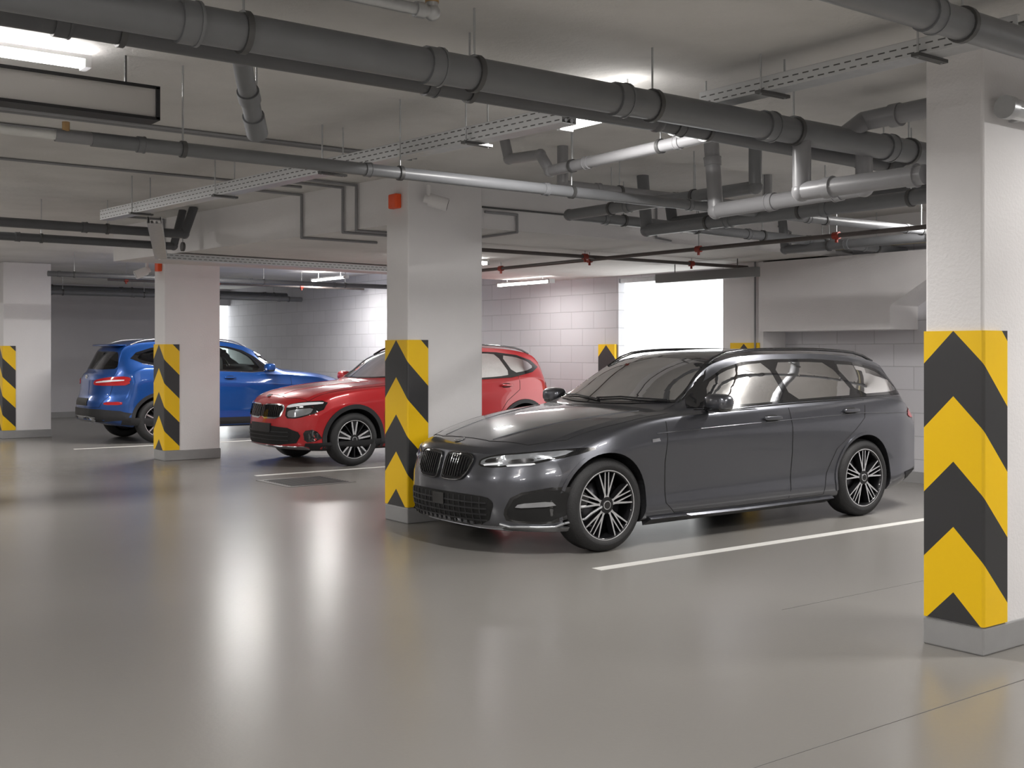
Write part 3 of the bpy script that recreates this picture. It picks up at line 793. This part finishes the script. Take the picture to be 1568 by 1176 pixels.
def bmw_details(car, e, paint):
    t = MB()
    car.line(t, 'L', [(1.70,.972),(2.1,.966),(2.8,.99),(3.6,1.01),(4.28,1.024)], .006, M_gloss)
    rails(t, car, 2.05, 4.2, .55, M_gloss)
    mirror_unit(t, 1.80, .90, 1.03, paint)
    handles(t, car, [(2.48,.885),(3.44,.915)], paint)
    car.line(t, 'L', [(1.36,.90),(1.34,.6),(1.36,.3),(1.45,.22)]); car.line(t, 'L', [(2.70,.96),(2.73,.6),(2.72,.3),(2.70,.23)])
    car.line(t, 'L', [(3.66,1.0),(3.62,.85),(3.5,.75),(3.28,.60),(3.16,.40),(3.12,.23)]); car.line(t, 'L', [(1.45,.225),(2.2,.215),(3.12,.225)])
    car.line(t, 'T', [(.22,.0),(.22,.3),(.33,.60),(.55,.745),(1.0,.80),(1.45,.80)]); car.line(t, 'T', [(.25,.30),(.7,.42),(1.35,.60)], .004, paint)
    car.line(t, 'L', [(1.25,.815),(1.6,.83),(2.6,.86),(3.6,.89),(4.5,.86)], .0045, paint)
    car.patch(t, 'L', [(1.20,.17),(3.25,.17),(3.25,.205),(2.2,.20),(1.20,.21)], paint, .03, .05)
    car.patch(t, 'L', [(1.20,.755),(1.28,.76),(1.27,.782),(1.20,.777)], M_chrome, .004)
    car.line(t, 'F', [(-.62,1.03),(-.2,1.045),(.05,1.03)], .007, M_blackp, mirror=False, off=.014); car.line(t, 'F', [(.0,1.02),(.35,1.045),(.62,1.04)], .007, M_blackp, mirror=False, off=.014)
    t.make('trim', e)
    f = MB()
    kid = chaikin([(.025,.53),(.025,.64),(.05,.69),(.28,.695),(.335,.655),(.30,.555),(.24,.505),(.045,.50)],2)
    car.patch(f, 'F', kid, M_gloss, .012, .03)
    kin = chaikin([(.042,.54),(.042,.635),(.06,.672),(.27,.678),(.315,.645),(.285,.563),(.235,.522),(.055,.518)],2)
    car.patch(f, 'F', kin, M_seam, .014, .03, thick=False)
    car.line(f, 'F', kid+kid[:1], .006, M_dsatin, .03, off=.012)
    for i in range(9):
        y = .060+i*.027; dz = max(0,i-6)*.02; car.patch(f, 'F', [(y,.528+dz),(y+.010,.528+dz),(y+.013,.668-dz*.4),(y+.003,.668-dz*.4)], M_gloss, .026, .03)
    hl = chaikin([(.38,.61),(.375,.655),(.46,.69),(.66,.715),(.86,.745),(.89,.735),(.85,.69),(.70,.632),(.50,.605)],1)
    car.patch(f, 'F', hl, M_gloss, .004, .03)
    hl2 = chaikin([(.395,.62),(.395,.65),(.47,.68),(.66,.703),(.84,.73),(.81,.688),(.68,.641),(.50,.615)],1)
    car.patch(f, 'F', hl2, M_head, .007, .03)
    for (y0, y1) in ((.42,.53),(.57,.70)):
        car.patch(f, 'F', chaikin([(y0,.632),(y0+.01,.660),(y1,.678),(y1+.01,.650)],2), M_dsatin, .009, .03, thick=False)
        car.patch(f, 'F', [(y0,.622),(y0+.012,.626),(y1+.012,.642),(y1+.02,.634),(y1,.627),(y0+.01,.614)], M_led, .011, .03, thick=False)
    car.patch(f, 'F', chaikin([(-.46,.19),(-.53,.36),(-.46,.415),(.46,.415),(.53,.36),(.46,.19)],2), M_seam, .004, .04, False)
    for z in (.24,.28,.32,.36): car.patch(f, 'F', [(-.47,z-.005),(.47,z-.005),(.47,z+.005),(-.47,z+.005)], M_blackp, .010, .04, False)
    for i in range(-7, 8): car.patch(f, 'F', [(i*.06-.004,.21),(i*.06+.004,.21),(i*.06+.004,.40),(i*.06-.004,.40)], M_blackp, .009, .04, False)
    car.patch(f, 'F', [(-.07,.32),(.07,.32),(.07,.40),(-.07,.40)], M_gloss, .016, .04, False)
    car.patch(f, 'F', chaikin([(.59,.235),(.575,.30),(.63,.43),(.85,.49),(.875,.44),(.86,.27),(.80,.225)],1), M_gloss, .006, .03)
    car.patch(f, 'F', chaikin([(.61,.25),(.595,.30),(.645,.415),(.83,.468),(.855,.43),(.84,.28),(.79,.24)],1), M_seam, .009, .03)
    car.patch(f, 'F', chaikin([(.64,.335),(.66,.365),(.81,.385),(.82,.35)],1), M_satin, .016, .03)
    car.line(f, 'F', [(.545,.22),(.60,.205),(.80,.21),(.87,.25),(.885,.36)], .010, M_satin, .03, off=.008)
    car.patch(f, 'F', chaikin([(.50,.165),(.55,.205),(.86,.205),(.87,.175)],1), M_satin, .010, .03)
    car.patch(f, 'F', [(-.50,.160),(.50,.160),(.50,.178),(-.50,.178)], M_satin, .014, .03, False)
    f.make('front_fascia', e)
    r = MB()
    car.patch(r, 'L', chaikin([(4.28,.83),(4.33,.90),(4.60,.91),(4.60,.80)],1), M_tail, .006, .03)
    car.patch(r, 'B', chaikin([(.45,.80),(.45,.88),(.78,.93),(.78,.80)],1), M_tail, .006, .03)
    car.patch(r, 'L', [(4.3,.25),(4.60,.30),(4.62,.36),(4.25,.34)], M_blackp, .005, .03)
    q = car.pt('T', .17, 0, .002)
    r.cyl(q, q+Vector((-.25, 0, 1)).normalized()*.006, .04, M_chrome, 24); r.cyl(q, q+Vector((-.25, 0, 1)).normalized()*.008, .032, M_gloss, 24)
    r.make('lights_and_badge', e)
finish_car('station_wagon_car', bmw, (4.555, 6.915, 0), 0, 1.037, M_bmw, .33, .245, (.80, 3.65), .365, 'double', bmw_details, W_bmw)

# ---- red crossover
kam = Car(dict(L=4.24, hw=.897, xws=1.45, bowf=.36, bowr=.24,
    zt=[(0,.78),(.025,.835),(.07,.87),(.2,.915),(.5,.965),(.9,1.01),(1.2,1.035),(1.32,1.05),(1.5,1.16),(1.75,1.32),(2.0,1.435),(2.25,1.49),(2.7,1.52),(3.2,1.505),(3.6,1.465),(3.9,1.40),(4.0,1.33),(4.1,1.17),(4.17,1.05),(4.22,.98),(4.24,.9)],
    belt=[(0,.73),(.1,.78),(.3,.85),(.8,.92),(1.4,.965),(2.2,.99),(3,1.02),(3.6,1.06),(4.0,1.02),(4.24,.85)],
    w=[(0,.83),(.3,.87),(.8,.897),(1.6,.885),(2.6,.885),(3.5,.897),(4.0,.87),(4.24,.82)],
    floor=[(0,.26),(.2,.20),(.8,.20),(3.4,.21),(4.0,.26),(4.24,.33)],
    wr=[(0,.5),(1.3,.60),(2.1,.59),(3.,.58),(3.9,.56),(4.24,.62)],
    pf=[(.2,.07),(.3,.01),(.45,.0),(.6,.01),(.75,.04),(.85,.07),(1.,.1)],
    pr=[(.2,.08),(.4,.0),(.7,.01),(.95,.05),(1.2,.05)]))
W_kam = dict(
    side=[(chaikin([(1.78,1.04),(1.9,1.215),(2.1,1.32),(2.34,1.375),(2.52,1.385),(2.55,1.05),(2.2,1.035)],1), M_glassl),
          (chaikin([(2.62,1.055),(2.59,1.385),(3.0,1.39),(3.18,1.375),(3.30,1.10),(3.1,1.075)],1), M_glass),
          (chaikin([(3.36,1.12),(3.25,1.365),(3.5,1.34),(3.68,1.285),(3.76,1.20),(3.6,1.15)],1), M_glass)],
    frame=[(1.56,1.02),(1.66,1.11),(1.85,1.235),(2.05,1.335),(2.3,1.39),(2.7,1.415),(3.2,1.405),(3.55,1.365),(3.78,1.29),(3.86,1.20),(3.7,1.13),(3.3,1.06),(2.7,1.035),(2.0,1.01)],
    wind=[(-.66,1.10),(-.35,1.085),(0,1.08),(.35,1.085),(.66,1.10),(.63,1.22),(.54,1.385),(.3,1.42),(0,1.43),(-.3,1.42),(-.54,1.385),(-.63,1.22)],
    windf=[(-.70,1.085),(-.35,1.07),(0,1.065),(.35,1.07),(.70,1.085),(.66,1.22),(.565,1.40),(.3,1.435),(0,1.445),(-.3,1.435),(-.565,1.40),(-.66,1.22)],
    rear=[(-.58,1.12),(.58,1.12),(.50,1.32),(-.50,1.32)], xr=3.8, zb=1.06, xs=2.4)
def kam_details(car, e, paint):
    t = MB()
    rails(t, car, 1.95, 3.8, .56, M_gloss); mirror_unit(t, 1.70, .88, 1.08, paint)
    handles(t, car, [(2.33,.93),(3.18,.96)], paint)
    car.line(t, 'L', [(1.30,.95),(1.27,.6),(1.3,.35)]); car.line(t, 'L', [(2.57,1.0),(2.59,.6),(2.57,.32)]); car.line(t, 'L', [(3.42,1.1),(3.4,.9),(3.2,.75),(3.02,.5),(2.98,.33)])
    car.line(t, 'T', [(.15,.0),(.15,.4),(.3,.70),(.8,.78),(1.35,.80)]); car.line(t, 'T', [(.2,.25),(1.3,.42)], .004, paint)
    car.patch(t, 'L', [(.25,.21),(1.3,.205),(3.0,.21),(4.0,.27),(4.0,.34),(3.0,.33),(1.3,.33),(.25,.30)], M_blackp, .010, .05)
    t.make('trim', e)
    f = MB()
    car.patch(f, 'F', chaikin([(0,.58),(0,.765),(.42,.775),(.48,.73),(.42,.59)],1), M_chrome, .006, .03)
    car.patch(f, 'F', chaikin([(0,.60),(0,.75),(.405,.76),(.455,.725),(.405,.61)],1), M_seam, .010, .03)
    for i in range(11): y = .025+i*.036; car.patch(f, 'F', [(y,.61),(y+.012,.61),(y+.012,.752),(y,.752)], M_gloss, .018, .04)
    car.patch(f, 'F', chaikin([(.50,.60),(.49,.76),(.65,.80),(.84,.82),(.84,.68),(.65,.60)],1), M_gloss, .004, .03)
    car.patch(f, 'F', chaikin([(.50,.725),(.51,.76),(.65,.788),(.82,.80),(.82,.775),(.65,.752)],1), M_led, .007, .03)
    car.patch(f, 'F', chaikin([(.53,.615),(.52,.69),(.62,.71),(.78,.73),(.76,.655),(.62,.61)],1), M_head, .007, .03)
    car.patch(f, 'F', chaikin([(-.62,.27),(-.70,.42),(-.5,.50),(.5,.50),(.70,.42),(.62,.27)],1), M_seam, .005, .04, False)
    for z in (.33,.38,.43): car.patch(f, 'F', [(-.55,z-.006),(.55,z-.006),(.55,z+.006),(-.55,z+.006)], M_blackp, .012, .05, False)
    car.patch(f, 'F', [(-.70,.225),(.70,.225),(.70,.26),(-.70,.26)], M_satin, .012, .05, False)
    car.patch(f, 'F', [(-.26,.42),(.26,.42),(.26,.53),(-.26,.53)], M_blackp, .02, .05, False)
    car.patch(f, 'F', chaikin([(.72,.31),(.71,.45),(.81,.47),(.83,.33)],1), M_gloss, .008, .03)
    q = car.pt('T', .12, 0, .002); f.cyl(q, q+Vector((-.3, 0, 1)).normalized()*.008, .04, M_chrome, 20)
    f.make('front_fascia', e)
    r = MB()
    car.patch(r, 'L', chaikin([(3.85,.86),(3.95,1.0),(4.12,.98),(4.14,.82)],1), M_tail, .006, .03); car.patch(r, 'B', chaikin([(.48,.82),(.5,.95),(.76,.98),(.76,.80)],1), M_tail, .006, .03)
    r.make('tail_lights', e)
finish_car('crossover_suv', kam, (6.10, 13.32, 0), 0, 1.0, M_red, .33, .235, (.85, 3.50), .375, 'star', kam_details, W_kam, True)

# ---- blue suv (nose pointing away)
tuc = Car(dict(L=4.475, hw=.925, xws=1.5, bowf=.36, bowr=.40,
    zt=[(0,.80),(.025,.89),(.07,.94),(.2,.99),(.5,1.05),(.9,1.10),(1.2,1.13),(1.32,1.15),(1.5,1.26),(1.75,1.42),(2.0,1.54),(2.3,1.61),(2.7,1.64),(3.2,1.635),(3.7,1.60),(3.95,1.555),(4.08,1.50),(4.24,1.28),(4.34,1.13),(4.43,1.06),(4.475,.98)],
    belt=[(0,.74),(.1,.82),(.3,.90),(.8,.99),(1.4,1.035),(2.2,1.07),(3,1.11),(3.7,1.16),(4.2,1.08),(4.475,.92)],
    w=[(0,.84),(.3,.89),(.8,.925),(1.6,.91),(2.6,.91),(3.6,.925),(4.2,.90),(4.475,.84)],
    floor=[(0,.28),(.2,.22),(.8,.21),(3.6,.22),(4.2,.27),(4.475,.36)],
    wr=[(0,.5),(1.3,.62),(2.1,.62),(3.,.61),(3.9,.58),(4.475,.66)],
    pf=[(.2,.07),(.3,.01),(.45,.0),(.6,.01),(.75,.03),(.9,.07),(1.,.1)],
    pr=[(.25,.10),(.4,.0),(.62,.0),(.75,.05),(1.0,.07),(1.2,.05)]))
W_tuc = dict(
    side=[(chaikin([(1.82,1.11),(1.95,1.315),(2.15,1.43),(2.4,1.485),(2.60,1.495),(2.63,1.135),(2.2,1.115)],1), M_glassl),
          (chaikin([(2.70,1.14),(2.67,1.50),(3.05,1.50),(3.25,1.48),(3.40,1.20),(3.2,1.165)],1), M_glass),
          (chaikin([(3.46,1.21),(3.33,1.475),(3.6,1.44),(3.78,1.385),(3.86,1.31),(3.7,1.25)],1), M_glass)],
    frame=[(1.60,1.10),(1.70,1.19),(1.88,1.325),(2.1,1.44),(2.35,1.50),(2.7,1.525),(3.2,1.52),(3.6,1.475),(3.85,1.40),(3.95,1.31),(3.8,1.24),(3.4,1.165),(2.7,1.12),(2.0,1.085)],
    wind=[(-.67,1.20),(-.35,1.185),(0,1.18),(.35,1.185),(.67,1.20),(.64,1.33),(.56,1.49),(.3,1.525),(0,1.535),(-.3,1.525),(-.56,1.49),(-.64,1.33)],
    windf=[(-.71,1.185),(-.35,1.17),(0,1.165),(.35,1.17),(.71,1.185),(.67,1.33),(.585,1.505),(.3,1.54),(0,1.55),(-.3,1.54),(-.585,1.505),(-.67,1.33)],
    rear=chaikin([(-.68,1.19),(-.62,1.14),(.62,1.14),(.68,1.19),(.57,1.40),(.4,1.42),(-.4,1.42),(-.57,1.40)],1), xr=3.85, zb=1.15, xs=2.45)
def tuc_details(car, e, paint):
    t = MB()
    rails(t, car, 2.0, 3.9, .58, M_satin); mirror_unit(t, 1.75, .91, 1.16, paint); handles(t, car, [(2.40,1.0),(3.27,1.04)], paint)
    car.line(t, 'L', [(1.65,1.095),(2.0,1.078),(2.7,1.112),(3.4,1.157),(3.8,1.23)], .006, M_chrome)
    car.line(t, 'L', [(1.33,1.0),(1.3,.6),(1.33,.35)]); car.line(t, 'L', [(2.66,1.08),(2.68,.6),(2.66,.34)]); car.line(t, 'L', [(3.52,1.2),(3.48,.95),(3.25,.78),(3.08,.5),(3.04,.35)])
    car.patch(t, 'L', [(.25,.23),(1.3,.215),(3.1,.225),(4.1,.30),(4.1,.42),(3.95,.40),(3.0,.36),(1.3,.36),(.25,.38)], M_blackp, .010, .05)
    t.sup((4.04, 0, 1.515), (.16, .56, .022), paint, .6)
    car.patch(t, 'B', chaikin([(-.86,.34),(-.88,.50),(-.5,.54),(.5,.54),(.88,.50),(.86,.34)],1), M_blackp, .012, .05, False)
    car.patch(t, 'B', chaikin([(-.45,.34),(-.5,.42),(.5,.42),(.45,.34)],1), M_satin, .018, .05, False)
    car.patch(t, 'B', [(-.26,.58),(.26,.58),(.26,.69),(-.26,.69)], M_blackp, .012, .05, False)
    car.line(t, 'B', [(0,.555),(.55,.56),(.66,.75),(.70,1.1)])
    q = car.pt('B', 0, 1.02, .004); t.sup(tuple(q), (.012, .05, .035), M_chrome, .8)
    t.make('trim', e)
    r = MB()
    car.patch(r, 'B', chaikin([(.34,.90),(.36,.97),(.60,1.02),(.84,1.04),(.86,.90),(.60,.89)],1), M_tail, .010, .03)
    car.patch(r, 'L', chaikin([(3.98,.97),(4.0,1.03),(4.15,1.03),(4.22,.98),(4.22,.89),(4.1,.90)],1), M_tail, .010, .03)
    car.patch(r, 'B', chaikin([(.40,.93),(.42,.955),(.8,.99),(.8,.965)],1), M_led, .013, .03)
    car.patch(r, 'B', chaikin([(.62,.60),(.62,.64),(.82,.65),(.82,.60)],1), M_tail, .008, .03)
    r.make('tail_lights', e)
    f = MB(); car.patch(f, 'F', chaikin([(-.45,.62),(-.5,.78),(.5,.78),(.45,.62)],1), M_chrome, .006, .04, False); car.patch(f, 'F', chaikin([(.5,.74),(.52,.80),(.84,.83),(.84,.76)],1), M_head, .006, .04)
    f.make('front_fascia', e)
finish_car('crossover_suv.001', tuc, (9.85, 18.33, 0), math.pi, 1.0, M_blue, .34, .235, (.88, 3.55), .385, 'star', tuc_details, W_tuc, True)

# ------------------------------------------------------------------ world / camera
w = bpy.data.worlds.new('world'); S.world = w; w.use_nodes = True
w.node_tree.nodes['Background'].inputs[0].default_value = (.9, .95, 1, 1); w.node_tree.nodes['Background'].inputs[1].default_value = .5
cam = bpy.data.cameras.new('camera'); co = bpy.data.objects.new('camera', cam); COL.objects.link(co)
co.location = (0, 0, 1.41); co.rotation_euler = (math.pi/2, 0, -math.radians(37))
cam.sensor_width = 36; cam.lens = 36*1750/1568; cam.shift_y = -49/1568; cam.clip_start = .05
S.camera = co
